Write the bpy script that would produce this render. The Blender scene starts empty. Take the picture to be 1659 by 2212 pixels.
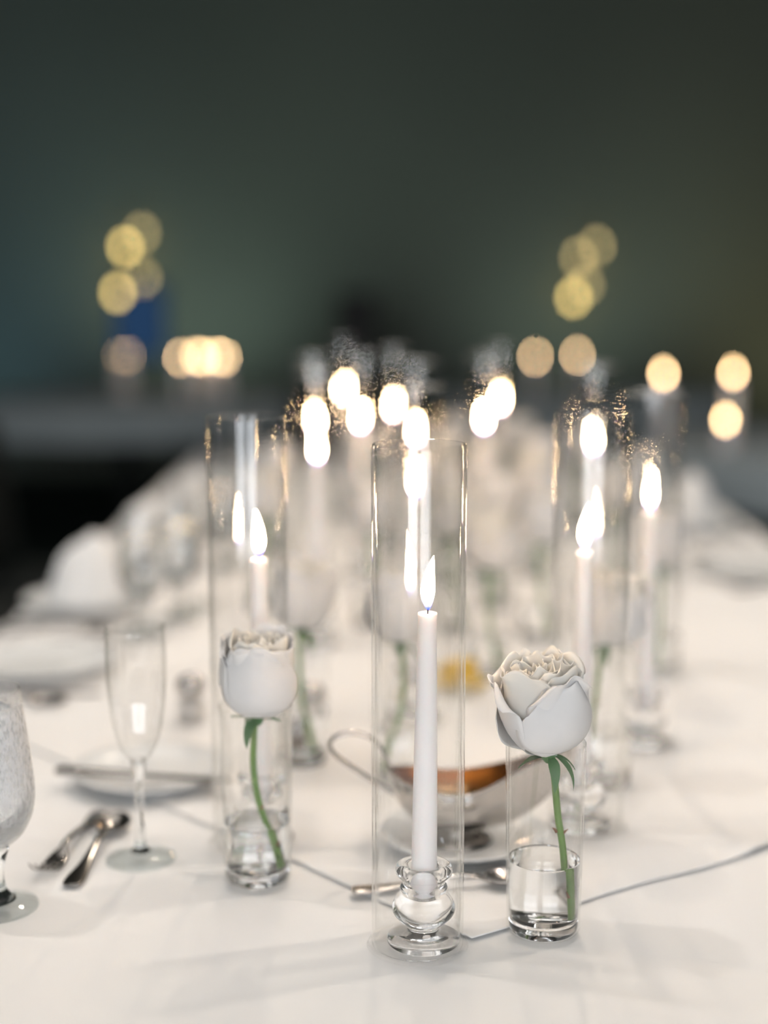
import bpy, bmesh, math, random
from mathutils import Vector, Matrix, noise
R = math.radians
PI = math.pi
scene = bpy.context.scene
C = scene.collection
TZ = 0.75                                   # height of the long table

# ------------------------------------------------------------------ camera
cam = bpy.data.cameras.new('camera')
cam_o = bpy.data.objects.new('camera', cam); C.objects.link(cam_o)
cam_o.location = (0, 0, TZ + 0.56)
cam_o.rotation_euler = (R(90 - 8.6), 0, 0)
cam.sensor_fit = 'VERTICAL'; cam.sensor_height = 56; cam.sensor_width = 42; cam.lens = 80
cam.dof.use_dof = True
cam.dof.focus_distance = 1.248
cam.dof.aperture_fstop = 1.90
cam.dof.aperture_ratio = 1.09
cam.clip_start = 0.02
scene.camera = cam_o

# ------------------------------------------------------------------ world, light, exposure
scene.view_settings.view_transform = 'Standard'
scene.view_settings.look = 'None'
scene.view_settings.gamma = 1
scene.view_settings.use_curve_mapping = False
scene.view_settings.exposure = 0.05
w = bpy.data.worlds.new('world'); scene.world = w; w.use_nodes = True
w.node_tree.nodes['Background'].inputs[0].default_value = (0.10, 0.14, 0.20, 1)
w.node_tree.nodes['Background'].inputs[1].default_value = 0.2
cy = scene.cycles
cy.use_denoising = True
cy.denoiser = 'OPENIMAGEDENOISE'
cy.denoising_input_passes = 'RGB_ALBEDO_NORMAL'
cy.max_bounces = 10; cy.diffuse_bounces = 2; cy.glossy_bounces = 4
cy.transmission_bounces = 8; cy.transparent_max_bounces = 40
cy.caustics_reflective = True; cy.caustics_refractive = True
cy.use_adaptive_sampling = True; cy.adaptive_threshold = 0.16; cy.adaptive_min_samples = 14
cy.light_sampling_threshold = 0.03
cy.blur_glossy = 0.6; cy.sample_clamp_indirect = 6.0

def aim(o, target):
    o.rotation_euler = (Vector(target) - o.location).to_track_quat('-Z', 'Y').to_euler()
def area(name, loc, target, sx, sy, power, col):
    l = bpy.data.lights.new(name, 'AREA'); l.shape = 'RECTANGLE'; l.size = sx; l.size_y = sy
    l.energy = power; l.color = col
    o = bpy.data.objects.new(name, l); C.objects.link(o); o.location = loc; aim(o, target); return o
def spot(name, loc, target, power, col, deg, radius=0.05, blend=0.5):
    l = bpy.data.lights.new(name, 'SPOT'); l.energy = power; l.color = col
    l.spot_size = R(deg); l.spot_blend = blend; l.shadow_soft_size = radius
    o = bpy.data.objects.new(name, l); C.objects.link(o); o.location = loc; aim(o, target); return o
# added soft overhead fill above the table, window daylight behind the camera, downlights
area('overhead_fill', (0.1, 2.1, 3.45), (0.1, 2.1, 0), 2.6, 3.8, 43, (1.0, 0.95, 0.91))
area('window_light_a', (-1.6, -4.3, 1.9), (-1.2, 2, 1.0), 2.4, 2.4, 112, (0.91, 0.95, 1.0))
area('window_light_b', (1.6, -4.3, 1.9), (1.2, 2, 1.0), 2.4, 2.4, 112, (0.91, 0.95, 1.0))
spot('downlight_a', (1.14, 1.6, 3.4), (0.1, 1.6, 0.75), 52, (1.0, 0.86, 0.74), 75, 0.05)
spot('downlight_b', (-1.22, 1.55, 3.4), (0.0, 1.6, 0.75), 46, (1.0, 0.92, 0.84), 75, 0.05)
spot('downlight_c', (0.05, 4.4, 3.4), (0.1, 3.1, 0.75), 120, (1.0, 0.86, 0.70), 70, 0.06)
spot('wall_wash_a', (-1.25, 9.2, 0.3), (-1.3, 10.5, 2.2), 62, (0.78, 1.0, 0.86), 100, 0.15, 1.0)
spot('wall_wash_b', (1.25, 9.2, 0.3), (1.3, 10.5, 2.2), 48, (0.84, 1.0, 0.84), 100, 0.15, 1.0)
spot('wall_wash_blue', (-2.7, 9.0, 0.3), (-3.0, 10.5, 1.6), 34, (0.35, 0.75, 1.0), 100, 0.15, 1.0)
spot('wall_wash_amber', (2.9, 9.0, 0.3), (3.1, 10.5, 1.6), 34, (1.0, 0.86, 0.42), 100, 0.15, 1.0)

# ------------------------------------------------------------------ materials
MATS = {}
def nt(name):
    m = bpy.data.materials.new(name); m.use_nodes = True
    n = m.node_tree.nodes; l = m.node_tree.links
    MATS[name] = m
    return m, n, l
def principled(name, col, rough=0.5, metal=0.0, noise_amt=0.0, scale=20, bump=0.0, bump_scale=300, sss=0.0, sheen=0.0, ior=1.45, spec=0.5):
    m, n, l = nt(name)
    b = n['Principled BSDF']
    b.inputs['Base Color'].default_value = (*col, 1)
    b.inputs['Roughness'].default_value = rough
    b.inputs['Metallic'].default_value = metal
    b.inputs['IOR'].default_value = ior
    b.inputs['Specular IOR Level'].default_value = spec
    if sss:
        b.inputs['Subsurface Weight'].default_value = sss
        b.inputs['Subsurface Radius'].default_value = (0.012, 0.009, 0.008)
        b.inputs['Subsurface Scale'].default_value = 1.0
    if sheen: b.inputs['Sheen Weight'].default_value = sheen
    tc = n.new('ShaderNodeTexCoord')
    if noise_amt:
        tx = n.new('ShaderNodeTexNoise'); tx.inputs['Scale'].default_value = scale; tx.inputs['Detail'].default_value = 4
        mx = n.new('ShaderNodeMix'); mx.data_type = 'RGBA'
        mx.inputs['A'].default_value = (*[c * (1 - noise_amt) for c in col], 1)
        mx.inputs['B'].default_value = (*[min(1, c * (1 + noise_amt)) for c in col], 1)
        l.new(tc.outputs['Object'], tx.inputs['Vector']); l.new(tx.outputs['Fac'], mx.inputs['Factor'])
        l.new(mx.outputs['Result'], b.inputs['Base Color'])
    if bump:
        tx2 = n.new('ShaderNodeTexNoise'); tx2.inputs['Scale'].default_value = bump_scale; tx2.inputs['Detail'].default_value = 2
        bp = n.new('ShaderNodeBump'); bp.inputs['Strength'].default_value = bump; bp.inputs['Distance'].default_value = 0.001
        l.new(tc.outputs['Object'], tx2.inputs['Vector']); l.new(tx2.outputs['Fac'], bp.inputs['Height'])
        l.new(bp.outputs['Normal'], b.inputs['Normal'])
    return m
def matte(name, col, noise_amt=0.0, scale=1.0):
    m, n, l = nt(name)
    out = n['Material Output']; n.remove(n['Principled BSDF'])
    d = n.new('ShaderNodeBsdfDiffuse'); d.inputs['Color'].default_value = (*col, 1); d.inputs['Roughness'].default_value = 0.3
    if noise_amt:
        tc = n.new('ShaderNodeTexCoord'); tx = n.new('ShaderNodeTexNoise'); tx.inputs['Scale'].default_value = scale; tx.inputs['Detail'].default_value = 1
        mx = n.new('ShaderNodeMix'); mx.data_type = 'RGBA'
        mx.inputs['A'].default_value = (*[c * (1 - noise_amt) for c in col], 1); mx.inputs['B'].default_value = (*[min(1, c * (1 + noise_amt)) for c in col], 1)
        l.new(tc.outputs['Object'], tx.inputs['Vector']); l.new(tx.outputs['Fac'], mx.inputs['Factor']); l.new(mx.outputs['Result'], d.inputs['Color'])
    l.new(d.outputs[0], out.inputs[0])
    return m
def math_node(n, l, op, a, b):
    x = n.new('ShaderNodeMath'); x.operation = op
    for i, v in enumerate((a, b)):
        if isinstance(v, (int, float)): x.inputs[i].default_value = v
        else: l.new(v, x.inputs[i])
    return x.outputs[0]
def thin_glass(name, tint=(0.996, 0.997, 0.996), edge=(0.82, 0.83, 0.81), fog=None, r0=0.042):
    # thin clear glass: straight-through transmission with Fresnel reflection and absorption along the wall
    m, n, l = nt(name)
    out = n['Material Output']; n.remove(n['Principled BSDF'])
    lw = n.new('ShaderNodeLayerWeight'); lw.inputs['Blend'].default_value = 0.5
    f = lw.outputs['Facing']
    fr = math_node(n, l, 'MULTIPLY_ADD', math_node(n, l, 'POWER', f, 5.0), 0.95)
    fr.node.inputs[2].default_value = r0
    mc = n.new('ShaderNodeMix'); mc.data_type = 'RGBA'
    mc.inputs['A'].default_value = (*tint, 1); mc.inputs['B'].default_value = (*edge, 1)
    l.new(math_node(n, l, 'POWER', f, 4.0), mc.inputs['Factor'])
    tr = n.new('ShaderNodeBsdfTransparent'); l.new(mc.outputs['Result'], tr.inputs['Color'])
    gl = n.new('ShaderNodeBsdfGlossy'); gl.inputs['Roughness'].default_value = 0.0
    gl.inputs['Color'].default_value = (1, 1, 1, 1)
    mx = n.new('ShaderNodeMixShader')
    l.new(fr, mx.inputs[0]); l.new(tr.outputs[0], mx.inputs[1]); l.new(gl.outputs[0], mx.inputs[2])
    res = mx
    if fog:
        tc = n.new('ShaderNodeTexCoord')
        sep = n.new('ShaderNodeSeparateXYZ'); l.new(tc.outputs['Object'], sep.inputs[0])
        mp = n.new('ShaderNodeMapping'); mp.inputs['Scale'].default_value = (300, 300, 130)
        l.new(tc.outputs['Object'], mp.inputs[0])
        tx = n.new('ShaderNodeTexNoise'); tx.inputs['Scale'].default_value = 1.0; tx.inputs['Detail'].default_value = 3
        l.new(mp.outputs[0], tx.inputs['Vector'])
        rp = n.new('ShaderNodeValToRGB'); cr = rp.color_ramp   # height of the frosted band
        cr.elements[0].position = 0.085; cr.elements[0].color = (0.30, 0.30, 0.30, 1)
        cr.elements[1].position = 0.125; cr.elements[1].color = (1, 1, 1, 1)
        e = cr.elements.new(0.188); e.color = (0.9, 0.9, 0.9, 1)
        e = cr.elements.new(0.196); e.color = (0.12, 0.12, 0.12, 1)
        l.new(sep.outputs['Z'], rp.inputs[0])
        rn = n.new('ShaderNodeValToRGB')
        rn.color_ramp.elements[0].position = 0.36; rn.color_ramp.elements[0].color = (0.45, 0.45, 0.45, 1)
        rn.color_ramp.elements[1].position = 0.56; rn.color_ramp.elements[1].color = (1, 1, 1, 1)
        l.new(tx.outputs['Fac'], rn.inputs[0])
        a = math_node(n, l, 'MULTIPLY', rp.outputs[0], rn.outputs[0])
        a2 = math_node(n, l, 'MULTIPLY', a, fog)
        df = n.new('ShaderNodeBsdfDiffuse'); df.inputs['Color'].default_value = (0.93, 0.94, 0.95, 1)
        tl = n.new('ShaderNodeBsdfTranslucent'); tl.inputs['Color'].default_value = (0.93, 0.94, 0.95, 1)
        m2 = n.new('ShaderNodeMixShader'); m2.inputs[0].default_value = 0.5
        l.new(df.outputs[0], m2.inputs[1]); l.new(tl.outputs[0], m2.inputs[2])
        m3 = n.new('ShaderNodeMixShader'); l.new(a2, m3.inputs[0]); l.new(mx.outputs[0], m3.inputs[1]); l.new(m2.outputs[0], m3.inputs[2])
        res = m3
    l.new(res.outputs[0], out.inputs[0])
    return m
def solid_glass(name, ior, col=(1, 1, 1), rough=0.0):
    m, n, l = nt(name)
    out = n['Material Output']; n.remove(n['Principled BSDF'])
    g = n.new('ShaderNodeBsdfGlass'); g.inputs['IOR'].default_value = ior
    g.inputs['Color'].default_value = (*col, 1); g.inputs['Roughness'].default_value = rough
    l.new(g.outputs[0], out.inputs[0]); return m
def petal_mat(name, col, trans):
    m, n, l = nt(name)
    out = n['Material Output']; n.remove(n['Principled BSDF'])
    tc = n.new('ShaderNodeTexCoord')
    tx = n.new('ShaderNodeTexNoise'); tx.inputs['Scale'].default_value = 60; tx.inputs['Detail'].default_value = 2
    l.new(tc.outputs['Object'], tx.inputs['Vector'])
    mx = n.new('ShaderNodeMix'); mx.data_type = 'RGBA'
    mx.inputs['A'].default_value = (*[c * 0.95 for c in col], 1); mx.inputs['B'].default_value = (*col, 1)
    l.new(tx.outputs['Fac'], mx.inputs['Factor'])
    df = n.new('ShaderNodeBsdfDiffuse'); tl = n.new('ShaderNodeBsdfTranslucent')
    for s in (df, tl):
        l.new(mx.outputs['Result'], s.inputs['Color'])
    ms = n.new('ShaderNodeMixShader'); ms.inputs[0].default_value = trans
    l.new(df.outputs[0], ms.inputs[1]); l.new(tl.outputs[0], ms.inputs[2]); l.new(ms.outputs[0], out.inputs[0])
    return m
def emission(name, col, strength):
    m, n, l = nt(name)
    out = n['Material Output']; n.remove(n['Principled BSDF'])
    e = n.new('ShaderNodeEmission'); e.inputs[0].default_value = (*col, 1); e.inputs[1].default_value = strength
    l.new(e.outputs[0], out.inputs[0]); return m
def flame_mat(name, strength, body=(1.0, 0.66, 0.34)):
    m, n, l = nt(name)
    out = n['Material Output']; n.remove(n['Principled BSDF'])
    tc = n.new('ShaderNodeTexCoord'); sep = n.new('ShaderNodeSeparateXYZ'); l.new(tc.outputs['Generated'], sep.inputs[0])
    rc = n.new('ShaderNodeValToRGB'); cr = rc.color_ramp
    cr.elements[0].position = 0.05; cr.elements[0].color = (0.05, 0.09, 1.0, 1)
    cr.elements[1].position = 0.30; cr.elements[1].color = (*body, 1)
    rs = n.new('ShaderNodeValToRGB'); cr = rs.color_ramp
    cr.elements[0].position = 0.0; cr.elements[0].color = (0.035, 0.035, 0.035, 1)
    cr.elements[1].position = 0.30; cr.elements[1].color = (1, 1, 1, 1)
    e2 = cr.elements.new(0.14); e2.color = (0.06, 0.06, 0.06, 1)
    ra = n.new('ShaderNodeValToRGB'); cr = ra.color_ramp
    cr.elements[0].position = 0.05; cr.elements[0].color = (0.45, 0.45, 0.45, 1)
    cr.elements[1].position = 0.28; cr.elements[1].color = (1, 1, 1, 1)
    for r_ in (rc, rs, ra): l.new(sep.outputs['Z'], r_.inputs[0])
    e = n.new('ShaderNodeEmission'); l.new(rc.outputs[0], e.inputs[0])
    l.new(math_node(n, l, 'MULTIPLY', rs.outputs[0], strength), e.inputs[1])
    tr = n.new('ShaderNodeBsdfTransparent'); ms = n.new('ShaderNodeMixShader')
    l.new(ra.outputs[0], ms.inputs[0]); l.new(tr.outputs[0], ms.inputs[1]); l.new(e.outputs[0], ms.inputs[2])
    l.new(ms.outputs[0], out.inputs[0]); m.cycles.emission_sampling = 'FRONT'; return m

M = MATS
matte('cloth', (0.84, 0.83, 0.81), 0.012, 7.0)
matte('cloth_dimmed', (0.40, 0.45, 0.46))  # guest table cloth, greyed so the dim light there is in its colour
matte('wall_paint', (0.145, 0.165, 0.145), 0.10, 0.7)
matte('ceiling_paint', (0.20, 0.21, 0.20), 0.05, 1.0)
matte('carpet', (0.018, 0.024, 0.022), 0.35, 8.0)
principled('chair_black', (0.012, 0.015, 0.014), 0.7, noise_amt=0.2, scale=30)
principled('silver', (0.50, 0.475, 0.45), 0.17, 1.0, noise_amt=0.06, scale=40)
principled('steel', (0.29, 0.275, 0.255), 0.2, 1.0, noise_amt=0.10, scale=50)
principled('gold_lining', (0.46, 0.27, 0.12), 0.25, 1.0, noise_amt=0.06, scale=40)
principled('china', (0.80, 0.82, 0.82), 0.18, noise_amt=0.01, scale=20)
principled('wax', (0.91, 0.88, 0.88), 0.45, sss=0.35, noise_amt=0.015, scale=40)
principled('wick_char', (0.02, 0.018, 0.016), 0.9, noise_amt=0.3, scale=300)
principled('stem_green', (0.13, 0.25, 0.055), 0.45, noise_amt=0.28, scale=120)
principled('sepal_green', (0.065, 0.17, 0.06), 0.5, noise_amt=0.3, scale=90)
principled('thorn_brown', (0.22, 0.10, 0.05), 0.55, noise_amt=0.3, scale=200)
principled('lemon', (0.80, 0.55, 0.10), 0.4, noise_amt=0.12, scale=60, sss=0.2)
principled('lemon_flesh', (0.85, 0.66, 0.22), 0.35, noise_amt=0.15, scale=120, sss=0.2)
principled('speaker_black', (0.008, 0.008, 0.009), 0.6, noise_amt=0.2, scale=60)
principled('brass', (0.45, 0.33, 0.15), 0.35, 1.0, noise_amt=0.1, scale=20)
principled('salt', (0.62, 0.60, 0.58), 0.9, noise_amt=0.15, scale=600)
principled('pepper', (0.17, 0.14, 0.12), 0.9, noise_amt=0.5, scale=700)
petal_mat('petal_outer', (0.94, 0.93, 0.92), 0.30)
petal_mat('petal_inner', (0.95, 0.93, 0.88), 0.36)
thin_glass('clear_glass')
thin_glass('glass_sheet', tint=(0.995, 0.996, 0.995), edge=(0.92, 0.92, 0.90), r0=0.065)
thin_glass('fogged_glass', fog=0.80)
thin_glass('misted_glass', tint=(0.90, 0.91, 0.91), edge=(0.75, 0.76, 0.76), r0=0.08)
solid_glass('crystal', 1.32, (0.99, 0.995, 0.995))
solid_glass('crystal_clear', 1.24, (1, 1, 1))
thin_glass('foot_glass', tint=(0.955, 0.97, 0.97), edge=(0.66, 0.72, 0.72))
thin_glass('clear_foot', tint=(0.999, 0.999, 0.999), edge=(0.97, 0.97, 0.965), r0=0.03)
solid_glass('water', 1.28, (0.995, 0.998, 0.998))
solid_glass('ice', 1.31, (0.97, 0.98, 0.99), 0.12)
flame_mat('flame_fire', 170.0)
flame_mat('flame_fire_far', 32.0, (1.0, 0.66, 0.32))
emission('bulb_glow', (1.0, 0.72, 0.24), 9.0)
emission('bulb_glow_dim', (1.0, 0.75, 0.32), 3.6)
emission('screen_blue', (0.05, 0.13, 0.30), 0.34)

# ------------------------------------------------------------------ helpers
def link(o, parent=None):
    C.objects.link(o)
    if parent is not None: o.parent = parent
    return o
def obj(name, mesh, mat, parent=None, loc=(0, 0, 0), rot=(0, 0, 0), smooth=True):
    if isinstance(mesh, bmesh.types.BMesh):
        me = bpy.data.meshes.new(name); mesh.normal_update(); mesh.to_mesh(me); mesh.free(); mesh = me
    if smooth: mesh.shade_smooth()
    if not mesh.materials: mesh.materials.append(M[mat])
    o = bpy.data.objects.new(name, mesh); o.location = loc; o.rotation_euler = rot
    return link(o, parent)
def tag(o, label, cat, group=None, kind=None):
    o['label'] = label
    if cat: o['category'] = cat
    if group: o['group'] = group
    if kind: o['kind'] = kind
    return o
def thing(name, label, cat, loc=(0, 0, 0), rz=0.0, group=None):
    o = bpy.data.objects.new(name, None); o.empty_display_size = 0.05
    o.location = loc; o.rotation_euler = (0, 0, rz); C.objects.link(o)
    return tag(o, label, cat, group)
def copy_tree(o, parent=None):
    c = o.copy(); C.objects.link(c); c.parent = parent
    for ch in list(o.children): copy_tree(ch, c)
    return c
def dup(proto, label, loc, rz=0.0, group=None):
    c = copy_tree(proto); c.location = loc; c.rotation_euler = (0, 0, rz); c['label'] = label
    if group: c['group'] = group
    return c
def lathe(prof, seg=48, sharp=None):
    bm = bmesh.new(); rings = []
    for (r, z) in prof:
        if r < 1e-6: rings.append([bm.verts.new((0, 0, z))])
        else: rings.append([bm.verts.new((r * math.cos(2 * PI * k / seg), r * math.sin(2 * PI * k / seg), z)) for k in range(seg)])
    for a, b in zip(rings[:-1], rings[1:]):
        if len(a) == 1 and len(b) == 1: continue
        for k in range(seg):
            k2 = (k + 1) % seg
            if len(a) == 1: bm.faces.new((a[0], b[k2], b[k]))
            elif len(b) == 1: bm.faces.new((a[k], a[k2], b[0]))
            else: bm.faces.new((a[k], a[k2], b[k2], b[k]))
    bmesh.ops.recalc_face_normals(bm, faces=bm.faces)
    return bm
def smooth_prof(pts, sub=4):
    # Catmull-Rom through the profile points
    out = []
    n = len(pts)
    for i in range(n - 1):
        p0 = pts[max(i - 1, 0)]; p1 = pts[i]; p2 = pts[i + 1]; p3 = pts[min(i + 2, n - 1)]
        for s in range(sub):
            t = s / sub
            q = []
            for c in range(len(p1)):
                q.append(0.5 * ((2 * p1[c]) + (-p0[c] + p2[c]) * t + (2 * p0[c] - 5 * p1[c] + 4 * p2[c] - p3[c]) * t * t + (-p0[c] + 3 * p1[c] - 3 * p2[c] + p3[c]) * t ** 3))
            if len(q) == 2: q[0] = max(q[0], 0.0)
            out.append(tuple(q))
    out.append(tuple(pts[-1]))
    return out
def box(bm, x0, x1, y0, y1, z0, z1, bev=0.0):
    m = Matrix.Translation(((x0 + x1) / 2, (y0 + y1) / 2, (z0 + z1) / 2)) @ Matrix.Diagonal((x1 - x0, y1 - y0, z1 - z0, 1))
    r = bmesh.ops.create_cube(bm, size=1, matrix=m)
    if bev:
        es = list({e for v in r['verts'] for e in v.link_edges})
        bmesh.ops.bevel(bm, geom=es, offset=bev, segments=2, affect='EDGES', profile=0.6)
    return bm
def tube(pts, radii, seg=10, flat=1.0, cap=True):
    # swept tube; flat squashes the section along the second axis
    bm = bmesh.new(); rings = []
    P = [Vector(p) for p in pts]
    ref = None
    for i, p in enumerate(P):
        t = (P[min(i + 1, len(P) - 1)] - P[max(i - 1, 0)]).normalized()
        if ref is None:
            ref = Vector((0, 1, 0)) if abs(t.y) < 0.9 else Vector((1, 0, 0))
        a = (ref - t * ref.dot(t)).normalized(); b = t.cross(a); ref = a
        r = radii[i] if isinstance(radii, (list, tuple)) else radii
        rings.append([bm.verts.new(p + a * (r * math.cos(2 * PI * k / seg)) + b * (r * flat * math.sin(2 * PI * k / seg))) for k in range(seg)])
    for a, b in zip(rings[:-1], rings[1:]):
        for k in range(seg):
            bm.faces.new((a[k], a[(k + 1) % seg], b[(k + 1) % seg], b[k]))
    if cap:
        bm.faces.new(rings[0][::-1]); bm.faces.new(rings[-1])
    bmesh.ops.recalc_face_normals(bm, faces=bm.faces)
    return bm

# ------------------------------------------------------------------ room
def struct(name, bm, mat, label):
    return tag(obj(name, bm, mat, smooth=False), label, None, kind='structure')
bm = bmesh.new(); box(bm, -6, 6, -5, 10.6, -0.1, 0); struct('floor', bm, 'carpet', 'dark carpeted ballroom floor')
bm = bmesh.new(); box(bm, -6, 6, 10.5, 10.7, 0, 3.6); struct('wall_back', bm, 'wall_paint', 'dark green-grey far wall')
bm = bmesh.new(); box(bm, -6.2, -6, -5, 10.7, 0, 3.6); struct('wall_left', bm, 'wall_paint', 'dark green-grey side wall')
bm = bmesh.new(); box(bm, 6, 6.2, -5, 10.7, 0, 3.6); struct('wall_right', bm, 'wall_paint', 'dark green-grey side wall')
bm = bmesh.new(); box(bm, -6.2, 6.2, -5, 10.7, 3.6, 3.7); struct('ceiling', bm, 'ceiling_paint', 'dim ballroom ceiling')

# ------------------------------------------------------------------ long table
X0, X1, Y0, Y1 = -0.64, 0.88, 0.42, 5.0
t = thing('banquet_table', 'long banquet table hidden under the white tablecloth', 'table', (0.12, 2.71, 0))
bm = bmesh.new(); box(bm, -0.73, 0.73, -2.25, 2.25, 0.715, 0.742, 0.004); obj('table_top', bm, 'brass', t, smooth=False)
for sx in (-1, 1):
    for sy in (-1, 1):
        bm = bmesh.new(); box(bm, sx * 0.62 - 0.02, sx * 0.62 + 0.02, sy * 1.95 - 0.02, sy * 1.95 + 0.02, 0, 0.715, 0.004); obj('leg', bm, 'steel', t, smooth=False)
def cloth_z(x, y):
    return 0.0009 * noise.noise(Vector((x * 5, y * 4, 1.7))) + 0.0004 * noise.noise(Vector((x * 16, y * 14, 4.2)))
bm = bmesh.new(); nx, ny = 60, 160
G = [[bm.verts.new((X0 + (X1 - X0) * i / nx, Y0 + (Y1 - Y0) * j / ny, TZ - 0.0012 + cloth_z(X0 + (X1 - X0) * i / nx, Y0 + (Y1 - Y0) * j / ny))) for j in range(ny + 1)] for i in range(nx + 1)]
for i in range(nx):
    for j in range(ny): bm.faces.new((G[i][j], G[i + 1][j], G[i + 1][j + 1], G[i][j + 1]))
loop = [G[i][0] for i in range(nx)] + [G[nx][j] for j in range(ny)] + [G[i][ny] for i in range(nx, 0, -1)] + [G[0][j] for j in range(ny, 0, -1)]
cx0, cy0 = (X0 + X1) / 2, (Y0 + Y1) / 2
prev = loop; s_acc = 0
for lev, (dz, outw) in enumerate(((0.006, 0.006), (0.03, 0.012), (0.2, 0.02), (0.45, 0.03), (0.7, 0.045))):
    cur = []
    for k, v in enumerate(loop):
        ox = 1 if abs(v.co.x - X1) < 1e-4 else (-1 if abs(v.co.x - X0) < 1e-4 else 0)
        oy = 1 if abs(v.co.y - Y1) < 1e-4 else (-1 if abs(v.co.y - Y0) < 1e-4 else 0)
        wv = 0.025 * (dz / 0.7) * math.sin(k * 0.55)
        cur.append(bm.verts.new((v.co.x + ox * (outw + wv), v.co.y + oy * (outw + wv), TZ - dz)))
    for k in range(len(loop)):
        k2 = (k + 1) % len(loop)
        bm.faces.new((prev[k], cur[k], cur[k2], prev[k2]))
    prev = cur
bmesh.ops.recalc_face_normals(bm, faces=bm.faces)
tc_o = tag(obj('tablecloth', bm, 'cloth'), 'white floor-length tablecloth over the long candlelit table', 'tablecloth')

# square overlay cloth laid corner forward
bm = bmesh.new(); n = 70
e1 = Vector((0.83, 0.558)) * 0.95; e2 = Vector((-0.69, 0.724)) * 0.98; c0 = Vector((0.076, 1.207))
G = []
for i in range(n + 1):
    row = []
    for j in range(n + 1):
        s, tt = (i / n) ** 1.4, (j / n) ** 1.4
        p = c0 + e1 * s + e2 * tt
        edge = min(s, tt)
        wob = 0.004 * math.sin(s * 21 + 1) * math.exp(-tt * 8) + 0.004 * math.sin(tt * 18) * math.exp(-s * 8)
        p += Vector((0.25 * wob, -wob * (0.3 + min(1, 8 * (s + tt)) * 0.7)))
        z = TZ + 0.0011 + cloth_z(p.x, p.y) + 0.0009 * math.exp(-edge * 90) * (0.55 + 0.45 * math.sin(s * 25 - tt * 19 + 0.6))
        kink = math.exp(-((s - 0.385) / 0.022) ** 2) * math.exp(-tt * 14)
        z += 0.005 * kink
        row.append(bm.verts.new((p.x, p.y, z)))
    G.append(row)
for i in range(n):
    for j in range(n): bm.faces.new((G[i][j], G[i + 1][j], G[i + 1][j + 1], G[i][j + 1]))
bmesh.ops.recalc_face_normals(bm, faces=bm.faces)
ov = tag(obj('overlay_cloth', bm, 'cloth'), 'white square overlay cloth laid corner-forward on the tablecloth', 'tablecloth')
md = ov.modifiers.new('thickness', 'SOLIDIFY'); md.thickness = 0.0007; md.offset = 1
OZ = TZ + 0.0032                            # things standing on the overlay

# ------------------------------------------------------------------ candles in glass chimneys
TUBE_H = 0.436
def make_chimney(label, loc):
    t = thing('glass_chimney', label, 'glass cylinder', loc, 0, 'tall glass chimneys round the taper candles')
    r0, r1, h = 0.0395, 0.0368, TUBE_H
    prof = [(r1, 0.0035), (r0, 0.0035), (r0 + 0.0002, 0.02), (r0, 0.2), (r0, h - 0.0022), (r0 - 0.0005, h - 0.0006), ((r0 + r1) / 2, h), (r1 + 0.0005, h - 0.0006), (r1, h - 0.0022), (r1, 0.2), (r1, 0.02), (r1, 0.0035)]
    obj('tube', lathe(prof, 72), 'clear_glass', t)
    obj('foot', lathe([(0.0443, 0.0), (0.0446, 0.0009), (0.0440, 0.0020), (0.0425, 0.0027), (0.040, 0.0031), (0.0, 0.0032)], 72), 'clear_foot', t)
    return t
def make_holder(label, loc):
    t = thing('candle_holder', label, 'candle holder', loc, 0, 'clear crystal candle holders')
    outer = smooth_prof([(0.0295, 0.0), (0.0316, 0.0022), (0.0305, 0.0058), (0.0225, 0.0095), (0.0155, 0.0125), (0.0148, 0.0158), (0.0205, 0.0205), (0.0262, 0.0270), (0.0270, 0.0335), (0.0238, 0.0405), (0.0197, 0.0452), (0.0196, 0.0480), (0.0204, 0.0505), (0.0186, 0.0545), (0.0200, 0.0585), (0.0240, 0.0625), (0.0247, 0.0665), (0.0228, 0.0700), (0.0188, 0.0712)], 3)
    outer = [(0, 0.0)] + outer + [(0.0150, 0.0702), (0.0122, 0.0665), (0.0117, 0.058), (0.0115, 0.0405), (0.0, 0.0400)]
    obj('crystal_body', lathe(outer, 56), 'crystal_clear', t)
    return t
def flame_mesh(h, wdt, lean):
    prof = smooth_prof([(0.0, 0.0), (0.30, 0.045), (0.62, 0.13), (0.92, 0.27), (1.0, 0.38), (0.86, 0.56), (0.55, 0.76), (0.22, 0.92), (0.0, 1.0)], 2)
    bm = lathe([(r * wdt / 2, z * h) for r, z in prof], 10)
    for v in bm.verts:
        k = v.co.z / h
        v.co.x += lean * (k * k - 0.35 * math.sin(k * PI))
    return bm
def make_candle(label, loc, rz=0.0, lean=0.004):
    t = thing('taper_candle', label, 'candle', loc, rz, 'white lit taper candles')
    h = 0.2935 - 0.0435
    prof = [(0, 0), (0.0104, 0.0), (0.0110, 0.004), (0.0108, 0.06), (0.0098, 0.14), (0.0086, 0.20), (0.0078, h - 0.012), (0.0077, h - 0.006), (0.0082, h - 0.002), (0.0080, h), (0.0068, h + 0.0004), (0.0050, h - 0.0018), (0.0, h - 0.0025)]
    obj('wax_body', lathe(prof, 32), 'wax', t)
    obj('wick', tube([(0, 0, h - 0.003), (0.0004, 0, h + 0.004), (0.0016, 0, h + 0.0085)], [0.0008, 0.0008, 0.0005], 6), 'wick_char', t)
    f = obj('flame', flame_mesh(0.0465, 0.0118, lean), 'flame_fire', t, (0.0006, 0, h + 0.0022))
    return t
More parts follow.
